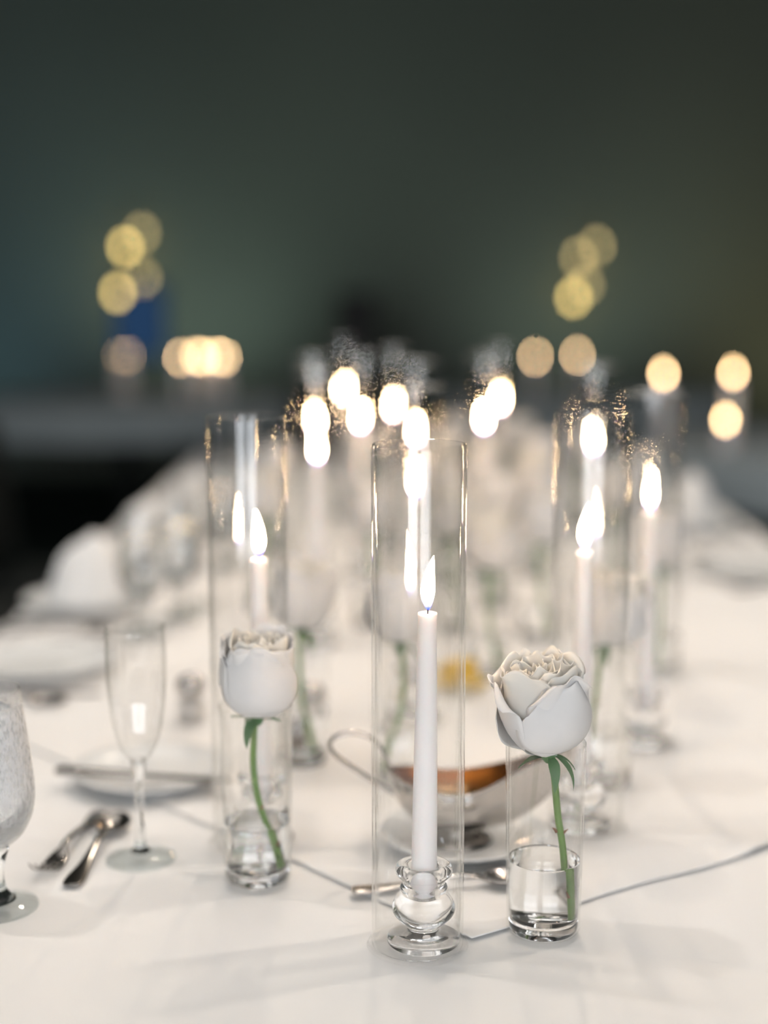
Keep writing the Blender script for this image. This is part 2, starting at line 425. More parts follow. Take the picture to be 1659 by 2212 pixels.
# (chimney x, y, candle dx, base z, which one)
SITES = [
    (0.0290, 1.196, 0.0052, TZ, 'nearest and largest in front of the silver gravy boat'),
    (-0.1350, 1.427, 0.0110, OZ, 'directly behind the left rose vase'),
    (0.2110, 1.468, -0.0065, OZ, 'right of the front rose, nearer of the two right-hand ones'),
    (0.3220, 1.750, 0.0000, OZ, 'farther of the two at the right, beside the bare cloth'),
    (0.0380, 1.860, 0.0020, OZ, 'seen through and above the front glass chimney'),
    (-0.1050, 2.280, 0.0000, TZ, 'just right of and behind the left-hand chimney'),
    (-0.1330, 2.770, 0.0030, TZ, 'third in line behind the left rose vase'),
    (-0.0420, 2.830, -0.004, TZ, 'brightest glow left above the front chimney rim'),
    (0.0560, 2.560, 0.0000, TZ, 'glowing right above the front chimney rim'),
    (0.0200, 3.120, 0.0000, TZ, 'far one centred behind the front chimney'),
    (0.1950, 2.820, -0.002, TZ, 'bright pair right of the front chimney, lower one'),
    (0.2620, 3.300, 0.0000, TZ, 'bright pair right of the front chimney, upper one'),
    (0.3480, 2.420, 0.0000, TZ, 'seen through the right-hand chimney'),
    (-0.1000, 3.640, 0.0000, TZ, 'faint far one left of the centre glow'),
]
def far_chimney(label, loc):
    t = thing('glass_chimney', label, 'glass cylinder', loc, 0, 'tall glass chimneys round the taper candles')
    r = 0.0385
    obj('tube', lathe([(r, 0.0035), (r, 0.1), (r, 0.25), (r, TUBE_H)], 48), 'glass_sheet', t)
    obj('rim', lathe([(r + 0.001, TUBE_H), (r, TUBE_H + 0.001), (r - 0.001, TUBE_H), (r, TUBE_H - 0.001), (r + 0.001, TUBE_H)], 48), 'crystal', t)
    obj('foot', lathe([(0.0443, 0.0), (0.0443, 0.0018), (0.0400, 0.0032), (0.0, 0.0032)], 48), 'glass_sheet', t)
    return t
random.seed(3)
chf = None
ch0 = ho0 = ca0 = None
for i, (x, y, dx, z, where) in enumerate(SITES):
    la = ('tall clear glass chimney ' + where, 'clear crystal candle holder ' + where, 'lit white taper candle ' + where)
    if i == 0:
        ch0 = make_chimney(la[0], (x, y, z)); ho0 = make_holder(la[1], (x + dx, y, z + 0.0033)); ca0 = make_candle(la[2], (x + dx, y, z + 0.0438))
        ca0.rotation_euler = (0, R(0.5), 0)
    else:
        if i < 3: dup(ch0, la[0], (x, y, z), random.uniform(0, 6))
        elif chf is None: chf = far_chimney(la[0], (x, y, z))
        else: dup(chf, la[0], (x, y, z), random.uniform(0, 6))
        dup(ho0, la[1], (x + dx, y, z + 0.0033), random.uniform(0, 6))
        dup(ca0, la[2], (x + dx, y, z + 0.0438), random.uniform(0, 6.28))

# ------------------------------------------------------------------ roses in bud vases
def make_vase(label, loc, water=0.064, far=False):
    t = thing('bud_vase', label, 'vase', loc, 0, 'clear glass bud vases')
    rb, rt, h, wl = 0.0324, 0.0350, 0.172, 0.0019
    def ro(z): return rb + (rt - rb) * z / h
    prof = [(rb - 0.004, 0.0), (rb - 0.0012, 0.0006), (rb, 0.003)] + [(ro(z), z) for z in (0.03, 0.08, 0.13, h - 0.002)]
    prof += [(rt - 0.0003, h - 0.0005), (rt - wl / 2, h), (rt - wl + 0.0003, h - 0.0005)] + [(ro(z) - wl, z) for z in (h - 0.002, 0.13, 0.08, 0.03, 0.0122)]
    if far: obj('wall', lathe([(rb - 0.003, 0.0), (rb, 0.004), (ro(0.08), 0.08), (rt, h)], 40), 'glass_sheet', t)
    else: obj('wall', lathe(prof, 64), 'clear_glass', t)
    obj('thick_base', lathe([(0, 0.0006), (rb - 0.005, 0.0004), (rb - 0.0030, 0.002), (rb - 0.0021, 0.0045), (rb - 0.0021, 0.0095), (rb - 0.0040, 0.0112), (rb - 0.012, 0.0104), (0, 0.0098)], 56), 'crystal_clear', t)
    wr = lambda z: ro(z) - wl - 0.0003
    obj('water', lathe([(0, 0.0125), (wr(0.013) - 0.002, 0.0125), (wr(0.015), 0.0150), (wr(water - 0.002), water - 0.002), (wr(water), water), (wr(water) - 0.0012, water - 0.0010), (wr(water) - 0.004, water - 0.0014), (0, water - 0.0014)], 64), 'water', t)
    return t
def petal(Rr, H, W, th0, lip, seed, drop=0.22, close=0.10, ruf=0.0022, spiral=0.10, brk=0.56):
    rnd = random.Random(seed); a, b, c = rnd.uniform(0, 6), rnd.uniform(0, 6), rnd.uniform(0, 6)
    bm = bmesh.new(); nu, nv = 18, 15; G = []
    for i in range(nu + 1):
        u = -1 + 2 * i / nu; row = []
        hu = 1 - drop * abs(u) ** 2.4
        for j in range(nv + 1):
            v = j / nv
            if v < brk: pr = math.sqrt(max(0.0, 1 - (1 - v / brk) ** 2))
            else: pr = 1 - close * ((v - brk) / (1 - brk)) ** 2
            q = max(0.0, (v - 0.72) / 0.28)
            pr += lip * q * q * (0.7 + 0.3 * math.sin(u * 3 + a))
            wv = W * (0.45 + 0.55 * math.sin(min(1, v / 0.55) * PI / 2)) * (1 - 0.25 * max(0, (v - 0.7) / 0.3) ** 2)
            r = Rr * pr * (1 + spiral * 0.5 * u) + ruf * math.sin(u * 5.5 + b) * v ** 3
            z = H * v * hu + ruf * 0.8 * math.sin(u * 8 + c) * v ** 4 - 0.35 * H * lip * q ** 3
            th = th0 + u * wv
            row.append(bm.verts.new((r * math.cos(th), r * math.sin(th), z)))
        G.append(row)
    for i in range(nu):
        for j in range(nv):
            try: bm.faces.new((G[i][j], G[i + 1][j], G[i + 1][j + 1], G[i][j + 1]))
            except ValueError: pass
    bmesh.ops.remove_doubles(bm, verts=bm.verts, dist=1e-5)
    bmesh.ops.recalc_face_normals(bm, faces=bm.faces)
    bm.normal_update()
    base = list(bm.faces); edges = [e for e in bm.edges if e.is_boundary]
    back = {v: bm.verts.new(v.co - v.normal * 0.0005) for v in list(bm.verts)}
    for f in base: bm.faces.new([back[v] for v in reversed(f.verts)])
    for e in edges:
        a_, b_ = e.verts
        l_ = e.link_loops[0] if e.link_loops else None
        if l_ is not None and l_.vert is a_: a_, b_ = b_, a_
        bm.faces.new((a_, b_, back[b_], back[a_]))
    return bm
def sepal_mesh(L, wdt, drop, curl, twist):
    bm = bmesh.new(); n = 9; rows = []
    for i in range(n + 1):
        s = i / n
        ang = 0.25 - drop * (s ** 0.7)
        if i == 0: px, pz = 0.003, 0.0
        else:
            px += L / n * math.cos(ang); pz += L / n * math.sin(ang)
        hw = wdt * (math.sin(min(1, s * 2.2) * PI / 2) * (1 - s) ** 0.8 + 0.03)
        tw = twist * s
        rows.append([bm.verts.new((px + k * hw * math.sin(tw) * 0.4, k * hw * math.cos(tw), pz + (abs(k) * 0.0012) + k * hw * math.sin(tw))) for k in (-1, 0, 1)])
    for a, b in zip(rows[:-1], rows[1:]):
        for k in range(2): bm.faces.new((a[k], a[k + 1], b[k + 1], b[k]))
    return bm
def make_rose(label, loc, bloom, stem, layers, seed, tilt, sepals, thorns=(), stem_r=0.0031, far=False, ruf=0.0022, brk=0.56):
    # layers: (radius, height, count, half width deg, lip, drop, close, mat)
    t = thing('rose', label, 'rose', loc, 0, 'white roses in the bud vases')
    rnd = random.Random(seed)
    bx, by, bz = bloom
    th = rnd.uniform(0, 6); heads = {'petal_inner': bmesh.new(), 'petal_outer': bmesh.new()}
    for li, (Rr, H, cnt, W, lip, drop, close, mat, ph) in enumerate(layers):
        for k in range(cnt):
            a0 = R(ph) + 2 * PI * k / cnt + rnd.uniform(-0.12, 0.12)
            pb = petal(Rr * rnd.uniform(0.97, 1.03), H * rnd.uniform(0.95, 1.04), R(W), a0, lip * rnd.uniform(0.6, 1.3), seed * 100 + li * 10 + k, drop, close, ruf, 0.10, brk)
            if far:
                me = bpy.data.meshes.new('tmp'); pb.to_mesh(me); pb.free(); heads[mat].from_mesh(me); bpy.data.meshes.remove(me)
            else: obj('petal', pb, mat, t, bloom, tilt)
    for mat, hb in heads.items():
        if far: obj('outer_petals' if mat == 'petal_outer' else 'inner_petals', hb, mat, t, bloom, tilt)
        else: hb.free()
    pts = smooth_prof(stem, 5)
    st = obj('stem', tube(pts, [stem_r * (1.35 - 0.35 * min(1, k / 3)) for k in range(len(pts))], 12), 'stem_green', t)
    obj('hip', lathe(smooth_prof([(0.0, -0.009), (0.0036, -0.008), (0.0062, -0.0035), (0.0080, 0.001), (0.0085, 0.0035), (0.0, 0.004)], 3), 20), 'sepal_green', t, bloom, tilt)
    for (ang, L, wd, dr, tw) in sepals:
        obj('sepal', sepal_mesh(L, wd, dr, 0, tw), 'sepal_green', t, (bx, by, bz - 0.002), (0, 0, R(ang)))
    for (px, py, pz, ang, L) in thorns:
        d = Vector((math.cos(R(ang)), 0, math.sin(R(ang)) )) * L
        obj('thorn', tube([(px, py, pz - 0.0015), (px + d.x * 0.5, py, pz + d.z * 0.35), (px + d.x, py, pz + d.z)], [0.0018, 0.001, 0.0002], 7), 'thorn_brown', st)
    return t
layers_open = [
    (0.007, 0.080, 3, 85, 0.10, 0.08, 0.35, 'petal_inner', 10),
    (0.014, 0.085, 3, 78, 0.20, 0.10, 0.25, 'petal_inner', 55),
    (0.021, 0.089, 4, 66, 0.24, 0.10, 0.18, 'petal_inner', 20),
    (0.028, 0.092, 4, 64, 0.20, 0.12, 0.12, 'petal_inner', 70),
    (0.0345, 0.090, 4, 62, 0.22, 0.16, 0.05, 'petal_inner', 160),
    (0.0385, 0.082, 3, 58, 0.24, 0.22, 0.03, 'petal_outer', 200),
    (0.0405, 0.069, 2, 70, 0.02, 0.34, 0.10, 'petal_outer', -36)]
layers_cup = [
    (0.007, 0.076, 3, 85, 0.05, 0.06, 0.35, 'petal_inner', 10),
    (0.014, 0.079, 3, 78, 0.10, 0.07, 0.28, 'petal_inner', 55),
    (0.021, 0.081, 4, 66, 0.14, 0.07, 0.20, 'petal_inner', 20),
    (0.027, 0.083, 4, 64, 0.16, 0.08, 0.14, 'petal_inner', 80),
    (0.0325, 0.082, 4, 62, 0.14, 0.10, 0.08, 'petal_outer', -20),
    (0.0350, 0.080, 3, 66, 0.10, 0.14, 0.07, 'petal_outer', 40),
    (0.0370, 0.074, 2, 74, 0.03, 0.26, 0.10, 'petal_outer', -84)]
VZ = TZ + 0.0024
make_vase('clear bud vase holding the sharp front rose at the right', (0.1405, 1.223, VZ), 0.066)
rose_open = make_rose('large open white rose in the front right vase', (0.1405, 1.223, VZ), (0.002, 0.0, 0.161),
    [(0.004, 0, 0.158), (0.0075, 0, 0.14), (0.0112, -0.001, 0.105), (0.0165, -0.002, 0.07), (0.0195, -0.004, 0.0145)],
    layers_open, 5, (R(6), R(-6), R(-25)),
    [(-150, 0.030, 0.0090, 0.75, 0.3), (-75, 0.038, 0.0075, 2.2, 0.2), (-25, 0.040, 0.0052, 1.9, 0.6), (0, 0.026, 0.0030, 1.3, 0.4), (95, 0.03, 0.005, 1.2, 0.3)],
    [(0.0150, -0.002, 0.090, 30, 0.006), (0.0105, -0.002, 0.092, 150, 0.005), (0.0175, -0.005, 0.036, 120, 0.005)], ruf=0.0036, brk=0.66)
vz = OZ
v1 = make_vase('clear bud vase left of the front candle, stem bent rightwards', (-0.1210, 1.335, vz), 0.058)
rose_cup = make_rose('closed white rose in the left vase, bent stem', (-0.1210, 1.335, vz), (0.0015, 0.0, 0.160),
    [(-0.001, 0, 0.157), (-0.002, 0, 0.14), (-0.0028, 0, 0.11), (0.0015, 0, 0.078), (0.0095, -0.001, 0.052), (0.0185, -0.002, 0.0145)],
    layers_cup, 9, (R(5), R(2), 0),
    [(-115, 0.034, 0.0085, 1.9, 0.2), (-30, 0.024, 0.0045, 0.35, 0.3), (190, 0.022, 0.0050, 0.2, 0.2), (60, 0.028, 0.005, 0.8, 0.3), (120, 0.03, 0.005, 1.2, 0.2)],
    [(0.0045, -0.003, 0.072, 40, 0.004), (0.0150, -0.003, 0.038, 20, 0.004)])
VASES = [
    (-0.0990, 1.690, OZ, 0, 70, 'behind the left rose, before the pepper shaker'),
    (0.0200, 1.625, OZ, 0, 200, 'directly behind the gravy boat, seen through the front chimney'),
    (0.2510, 1.610, OZ, 1, 150, 'behind the right-hand chimney, green stem showing'),
    (0.1500, 2.070, OZ, 1, 100, 'above and left of the front rose'),
    (0.2500, 2.300, TZ, 0, 300, 'between the front rose and right-hand chimney'),
    (0.1150, 2.360, TZ, 1, 20, 'right of the front chimney, halfway along'),
    (0.4050, 2.100, TZ, 0, 250, 'rightmost, beyond the farther right-hand chimney'),
    (0.3000, 2.860, TZ, 1, 330, 'far behind the right-hand chimneys'),
    (-0.0200, 2.420, TZ, 0, 40, 'behind the front chimney rim'),
    (-0.2150, 2.560, TZ, 1, 170, 'left of the candle row, halfway along'),
    (0.3650, 3.300, TZ, 0, 220, 'farthest at the right'),
    (0.1250, 3.150, TZ, 1, 280, 'farthest in the centre'),
    (-0.2300, 3.100, TZ, 0, 130, 'farthest at the left'),
    (0.2000, 2.560, TZ, 0, 75, 'just left of the lower bright candle at right'),
    (0.1150, 2.760, TZ, 1, 190, 'left of the bright pair of candles'),
    (0.4250, 2.660, TZ, 0, 15, 'behind the farther right-hand chimney'),
    (0.2150, 3.040, TZ, 1, 265, 'between the bright pair of candles'),
    (0.1000, 3.460, TZ, 0, 95, 'small and far, left of the upper bright candle'),
    (0.3350, 3.720, TZ, 1, 55, 'small and far, right of the upper bright candle'),
    (0.1900, 3.760, TZ, 0, 310, 'smallest at the far end of the table'),
    (-0.0350, 3.460, TZ, 1, 240, 'small and far, behind the brightest left candle'),
    (0.4700, 3.450, TZ, 0, 160, 'far right near the blurred goblets'),
]
vf = None; far_rose = [None, None]
for (x, y, z, kind, rz, where) in VASES:
    if vf is None: vf = make_vase('blurred clear bud vase ' + where, (x, y, z), 0.060, True)
    else: dup(vf, 'blurred clear bud vase ' + where, (x, y, z), 0.4)
    rl = 'blurred white rose ' + where
    if y < 1.9: dup(rose_open if kind else rose_cup, rl, (x, y, z), R(rz))
    elif far_rose[kind] is None:
        far_rose[kind] = make_rose(rl, (x, y, z), (0.001, 0.0, 0.160), [(0, 0, 0.157), (0.001, 0, 0.11), (0.006, 0, 0.06), (0.014, 0, 0.0145)],
            layers_open if kind else layers_cup, 21 + kind, (R(5), R(3), 0), [(a, 0.030, 0.006, 1.4, 0.2) for a in (10, 85, 150, 230, 300)], far=True)
    else: dup(far_rose[kind], rl, (x, y, z), R(rz))

# ------------------------------------------------------------------ flatware
def strap(stations, seg=10):
    # stations: (x, z, half width, half thickness)
    bm = bmesh.new(); rings = []
    for (x, z, hw, ht) in smooth_prof(stations, 4):
        rings.append([bm.verts.new((x, hw * math.copysign(abs(math.cos(a)) ** 0.7, math.cos(a)), z + ht * math.copysign(abs(math.sin(a)) ** 0.7, math.sin(a)))) for a in [2 * PI * (k + 0.5) / seg for k in range(seg)]])
    for a, b in zip(rings[:-1], rings[1:]):
        for k in range(seg): bm.faces.new((a[k], a[(k + 1) % seg], b[(k + 1) % seg], b[k]))
    bm.faces.new(rings[0][::-1]); bm.faces.new(rings[-1])
    bmesh.ops.recalc_face_normals(bm, faces=bm.faces)
    return bm
HANDLE = [(0.0, 0.0025, 0.0060, 0.0011), (0.004, 0.0025, 0.0092, 0.0013), (0.02, 0.0026, 0.0098, 0.0014), (0.05, 0.0050, 0.0058, 0.0016), (0.085, 0.0100, 0.0036, 0.0018), (0.110, 0.0110, 0.0034, 0.0018), (0.128, 0.0070, 0.0046, 0.0014)]
def make_spoon(label, loc, rz, s=1.0, mat='steel'):
    t = thing('spoon', label, 'spoon', loc, rz)
    t.scale = (s, s, s)
    obj('handle', strap(HANDLE), mat, t)
    bm = bmesh.new(); n = 16; m_ = 8
    ctr = bm.verts.new((0.152, 0, 0.0012)); rings = []
    for j in range(1, m_ + 1):
        r = j / m_; ring = []
        for k in range(n * 2):
            a = PI * k / n
            xx = 0.152 + 0.0275 * r * math.cos(a); yy = 0.0185 * r * math.sin(a) * (1 + 0.12 * math.cos(a) * -1)
            ring.append(bm.verts.new((xx, yy, 0.0012 + 0.0078 * r ** 2.2)))
        rings.append(ring)
    for k in range(2 * n): bm.faces.new((ctr, rings[0][k], rings[0][(k + 1) % (2 * n)]))
    for a, b in zip(rings[:-1], rings[1:]):
        for k in range(2 * n): bm.faces.new((a[k], b[k], b[(k + 1) % (2 * n)], a[(k + 1) % (2 * n)]))
    bmesh.ops.recalc_face_normals(bm, faces=bm.faces)
    bmesh.ops.solidify(bm, geom=list(bm.faces), thickness=0.0011)
    obj('bowl', bm, mat, t)
    return t
def make_fork(label, loc, rz, mat='steel', s=1.0):
    t = thing('fork', label, 'fork', loc, rz); t.scale = (s, s, s)
    obj('handle', strap(HANDLE), mat, t)
    obj('neck', strap([(0.124, 0.0078, 0.0046, 0.0013), (0.134, 0.0042, 0.0098, 0.0011), (0.146, 0.0024, 0.0114, 0.0010), (0.150, 0.0024, 0.0114, 0.0009)]), mat, t)
    for k in range(4):
        y = -0.0093 + k * 0.0062
        bm = strap([(0.148, 0.0024, 0.0020, 0.0009), (0.165, 0.0026, 0.0016, 0.0009), (0.180, 0.0080, 0.0014, 0.0008), (0.193, 0.0185, 0.0007, 0.0005)], 8)
        bmesh.ops.translate(bm, verts=bm.verts, vec=(0, y, 0)); obj('tine', bm, mat, t)
    return t
def make_knife(label, loc, rz, mat='steel', s=1.0):
    t = thing('knife', label, 'knife', loc, rz); t.scale = (s, s, s)
    obj('handle', strap([(0.0, 0.004, 0.005, 0.0022), (0.004, 0.004, 0.0080, 0.0032), (0.03, 0.004, 0.0078, 0.0034), (0.07, 0.004, 0.0058, 0.0034), (0.098, 0.004, 0.0050, 0.0030)]), mat, t)
    obj('blade', strap([(0.096, 0.004, 0.0050, 0.0016), (0.112, 0.0036, 0.0076, 0.0009), (0.16, 0.0034, 0.0088, 0.0008), (0.195, 0.0034, 0.0080, 0.0007), (0.206, 0.0034, 0.0025, 0.0005)]), mat, t)
    return t
def heading(a, b): return math.atan2(b[1] - a[1], b[0] - a[0])
make_spoon('silver serving spoon lying in front of the gravy boat', (-0.030, 1.300, OZ), heading((-0.03, 1.300), (0.12, 1.320)), 1.0, 'silver')
make_spoon('dark silver teaspoon, bowl far, beside the champagne flute', (-0.297, 1.318, TZ + 0.0005), heading((-0.297, 1.318), (-0.283, 1.48)), 1.0)
make_fork('dark silver dessert fork with tines towards the water goblet', (-0.306, 1.518, TZ + 0.0005), heading((-0.306, 1.518), (-0.331, 1.325)), s=0.98)

# ------------------------------------------------------------------ gravy boat on saucer
def make_plate(name, label, loc, r, h=0.016, group=None, cat='plate'):
    t = thing(name, label, cat, loc, 0, group)
    prof = [(0, 0.004), (r * 0.45, 0.004), (r * 0.52, 0.0), (r * 0.60, 0.0), (r * 0.64, 0.0035), (r * 0.80, 0.0075), (r * 0.985, h - 0.0018), (r, h - 0.0004), (r * 0.985, h), (r * 0.80, 0.0115), (r * 0.62, 0.0072), (r * 0.54, 0.0064), (0, 0.0064)]
    obj('dish', lathe(prof, 64), 'china', t)
    return t
make_plate('saucer', 'white saucer under the silver gravy boat', (0.080, 1.420, OZ), 0.084, 0.017, cat='saucer')
gb = thing('gravy_boat', 'polished silver gravy boat with looped handle on a saucer', 'gravy boat', (0.074, 1.420, OZ + 0.0068))
def boat_rim(a):
    cs, sn = math.cos(a), math.sin(a)
    sp = max(0.0, cs)
    x = (0.066 + 0.048 * sp ** 2.5) * cs if cs > 0 else 0.070 * cs
    y = 0.043 * sn * (1 - 0.62 * sp ** 2)
    y += 0.0
    z = 0.0590 + 0.037 * sp ** 2.2 + 0.013 * max(0, -cs) ** 2
    return x, y, z
def boat_body(inset):
    bm = bmesh.new(); n = 56; levels = 14; rings = []
    for j in range(levels + 1):
        s = j / levels
        ring = []
        for k in range(n):
            a = 2 * PI * k / n
            x, y, z = boat_rim(a)
            f = math.sin(s * PI / 2) ** 0.8
            fx = 0.30 + (1 - 0.30) * f
            ring.append(bm.verts.new((x * (fx * (1 - inset)), y * ((0.34 + 0.66 * math.sin(min(1, s * 1.15) * PI / 2) ** 0.75) * (1 - inset * 1.5)), 0.012 + inset * 0.05 + (z - 0.012 - inset * 0.05) * (s ** 1.25))))
        rings.append(ring)
    c = bm.verts.new((0, 0, 0.0115 + inset * 0.05))
    for k in range(n): bm.faces.new((c, rings[0][(k + 1) % n], rings[0][k]))
    for a_, b_ in zip(rings[:-1], rings[1:]):
        for k in range(n): bm.faces.new((a_[k], a_[(k + 1) % n], b_[(k + 1) % n], b_[k]))
    bmesh.ops.recalc_face_normals(bm, faces=bm.faces)
    return bm, rings
bm, rg = boat_body(0.0); obj('bowl', bm, 'silver', gb)
bm, rg = boat_body(0.03); tag(obj('lining', bm, 'gold_lining', gb), 'warm golden interior', None)
rim_pts = [(*boat_rim(2 * PI * k / 72)[:2], boat_rim(2 * PI * k / 72)[2]) for k in range(73)]
rim_pts = [(x * 0.987, y * 0.98, z) for x, y, z in rim_pts]
obj('rim', tube(rim_pts, 0.0014, 8, cap=False), 'silver', gb)
obj('foot', lathe(smooth_prof([(0.0, 0.0), (0.034, 0.0), (0.0355, 0.0015), (0.033, 0.004), (0.022, 0.0085), (0.0195, 0.0105), (0.021, 0.0135), (0.024, 0.0165), (0.0, 0.0165)], 3), 48), 'silver', gb, (0, 0, 0))
obj('handle', tube(smooth_prof([(-0.052, 0, 0.040), (-0.075, 0, 0.054), (-0.100, 0, 0.071), (-0.121, 0, 0.086), (-0.1285, 0, 0.098), (-0.122, 0, 0.107), (-0.106, 0, 0.111), (-0.088, 0, 0.106), (-0.076, 0, 0.093), (-0.069, 0, 0.0765)], 4), [0.0046] * 37, 12, 0.45), 'silver', gb)

# ------------------------------------------------------------------ stemware
def make_flute(label, loc):
    t = thing('champagne_flute', label, 'champagne flute', loc, 0, 'empty champagne flutes')
    wl = 0.0011
    out = smooth_prof([(0.0045, 0.097), (0.0095, 0.1035), (0.0168, 0.114), (0.0230, 0.131), (0.0270, 0.154), (0.0291, 0.182), (0.0296, 0.206), (0.0290, 0.2375)], 4)
    inn = [(max(r - wl, 0.0), z + (0.004 if i == 0 else 0)) for i, (r, z) in enumerate(out)]
    prof = out + [(0.0280, 0.2381)] + inn[::-1] + [(0, 0.1025)]
    obj('bowl', lathe(prof, 56), 'clear_glass', t)
    obj('stem', lathe(smooth_prof([(0.0, 0.008), (0.0100, 0.0085), (0.0060, 0.0150), (0.0043, 0.028), (0.0038, 0.055), (0.0048, 0.080), (0.0068, 0.094), (0.0078, 0.101), (0.0055, 0.1035), (0.0, 0.1018)], 3), 28), 'crystal', t)
    obj('foot', lathe([(0, 0.0), (0.0330, 0.0), (0.0348, 0.0006), (0.0350, 0.0014), (0.0335, 0.0024), (0.020, 0.0050), (0.0098, 0.0082), (0, 0.0080)], 48), 'foot_glass', t)
    return t
fl0 = make_flute('empty champagne flute beside the fork and teaspoon at left', (-0.2420, 1.388, TZ + 0.0008))
def make_goblet(label, loc, far=False):
    t = thing('water_goblet', label, 'goblet', loc, 0, 'goblets of iced water')
    wl = 0.0016
    out = smooth_prof([(0.0080, 0.056), (0.0170, 0.061), (0.0290, 0.072), (0.0375, 0.090), (0.0398, 0.110), (0.0385, 0.135), (0.0350, 0.165), (0.0318, 0.190), (0.0306, 0.205)], 4)
    inn = [(max(r - wl, 0.0), z + (0.004 if i < 3 else 0.001)) for i, (r, z) in enumerate(out)]
    obj('bowl', lathe(out + [(0.0298, 0.2066)] + inn[::-1] + [(0, 0.0615)], 56), 'fogged_glass', t) if not far else obj('bowl', lathe(out, 40), 'misted_glass', t)
    obj('stem', lathe(smooth_prof([(0.0, 0.008), (0.0200, 0.0085), (0.0130, 0.0150), (0.0100, 0.026), (0.0098, 0.036), (0.0118, 0.047), (0.0150, 0.0570), (0.0105, 0.0600), (0.0, 0.0600)], 3), 28), 'crystal', t)
    obj('foot', lathe([(0, 0.0), (0.0380, 0.0), (0.0398, 0.0008), (0.0400, 0.0018), (0.0385, 0.0030), (0.026, 0.0065), (0.0195, 0.0082), (0, 0.0080)], 48), 'foot_glass', t)
    wp = [(max(r - wl - 0.0004, 0), z + 0.002) for r, z in out if 0.062 < z < 0.160]
    obj('water', lathe([(0, wp[0][1])] + wp + [(0, wp[-1][1])], 40), 'water', t)
    return t
gob0 = make_goblet('frosty iced-water goblet cut off by the left frame edge', (-0.3570, 1.272, TZ + 0.0008))
bm = bmesh.new(); box(bm, -0.011, 0.011, -0.011, 0.011, -0.010, 0.010, 0.003)
ice_me = bpy.data.meshes.new('ice_cube'); bm.to_mesh(ice_me); bm.free(); ice_me.materials.append(M['ice'])
for k, (dx, dy, dz, a) in enumerate(((0.012, -0.010, 0.172, 0.4), (-0.012, 0.006, 0.176, 1.1), (0.006, 0.014, 0.180, 2.0))):
    o = obj('ice_cube', ice_me, 'ice', None, (-0.3570 + dx, 1.272 + dy, TZ + dz), (0.3 * k, 0.4, a), smooth=False)
    tag(o, 'clear ice cube floating in the frosty left goblet', 'ice cube', 'ice cubes in the left goblet')

# ------------------------------------------------------------------ bread plate, shakers, lemon dish
make_plate('bread_plate', 'small white bread plate behind the champagne flute', (-0.268, 1.622, OZ), 0.090, 0.017)
kn0 = make_knife('butter knife resting across the small bread plate', (-0.372, 1.598, OZ + 0.0150), heading((-0.372, 1.598), (-0.17, 1.562)))
def make_shaker(label, loc, fill):
    t = thing('shaker', label, 'shaker', loc, 0, 'glass shakers with metal caps')
    obj('glass_body', lathe([(0, 0.0), (0.0175, 0.0), (0.0190, 0.002), (0.0180, 0.02), (0.0165, 0.042), (0.0152, 0.042), (0.0166, 0.02), (0.0174, 0.005), (0, 0.005)], 10), 'clear_glass', t, smooth=False)
    obj('contents', lathe([(0, 0.0055), (0.0168, 0.0055), (0.0160, 0.02), (0.0152, 0.032), (0, 0.034)], 16), fill, t)
    obj('cap', lathe(smooth_prof([(0.0176, 0.0415), (0.0184, 0.044), (0.0180, 0.052), (0.0150, 0.058), (0.008, 0.0612), (0.0, 0.0620)], 3), 32), 'silver', t)
    return t
make_shaker('glass salt shaker with chrome cap left of the left vase', (-0.2520, 1.850, OZ), 'salt')
make_shaker('pepper shaker with shiny cap behind the left rose vase', (-0.0930, 1.806, OZ), 'pepper')
ld = thing('relish_dish', 'shallow clear dish of yellow wedges behind the front rose', 'dish', (0.1050, 1.990, OZ))
obj('bowl', lathe([(0, 0.0), (0.026, 0.0), (0.030, 0.003), (0.046, 0.020), (0.052, 0.029), (0.0505, 0.0295), (0.044, 0.021), (0.028, 0.0055), (0, 0.0045)], 40), 'clear_glass', ld)
def wedge_mesh():
    bm = bmesh.new(); n = 10; rows = []
    for i in range(n + 1):
        a = PI * i / n
        L = 0.024
        x = -L * math.cos(a); rr = 0.0165 * math.sin(a) ** 0.8 + 0.0005
        rows.append([bm.verts.new((x, rr * math.sin(b), rr * (1 - math.cos(b)) if False else -rr * math.cos(b))) for b in [R(-38 + 19 * k) for k in range(5)]] + [bm.verts.new((x, 0, 0.001))])
    for p, q in zip(rows[:-1], rows[1:]):
        for k in range(6): bm.faces.new((p[k], p[(k + 1) % 6], q[(k + 1) % 6], q[k]))
    bm.faces.new(rows[0][::-1]); bm.faces.new(rows[-1])
    bmesh.ops.recalc_face_normals(bm, faces=bm.faces)
    return bm
bmw = wedge_mesh(); wm = bpy.data.meshes.new('lemon_wedge'); bmw.to_mesh(wm); bmw.free(); wm.materials.append(M['lemon'])
WL = ('at the left front', 'at the right front', 'at the back', 'lying topmost', 'at the back left', 'at the back right')
for k, (dx, dy, dz, rx, rz) in enumerate(((-0.018, -0.012, 0.026, 0.5, 0.2), (0.018, -0.014, 0.026, -0.6, -0.5), (0.0, 0.018, 0.026, 0.3, 1.2), (0.004, -0.002, 0.041, 1.2, 0.3), (-0.020, 0.014, 0.032, -0.8, 2.2), (0.022, 0.010, 0.034, 0.9, 1.7))):
    o = obj('lemon_wedge', wm, 'lemon', None, (0.105 + dx, 1.990 + dy, OZ + dz), (rx, 0, rz))
    tag(o, 'yellow wedge ' + WL[k] + ' of the clear dish behind the front rose', 'lemon wedge', 'yellow wedges in the dish')

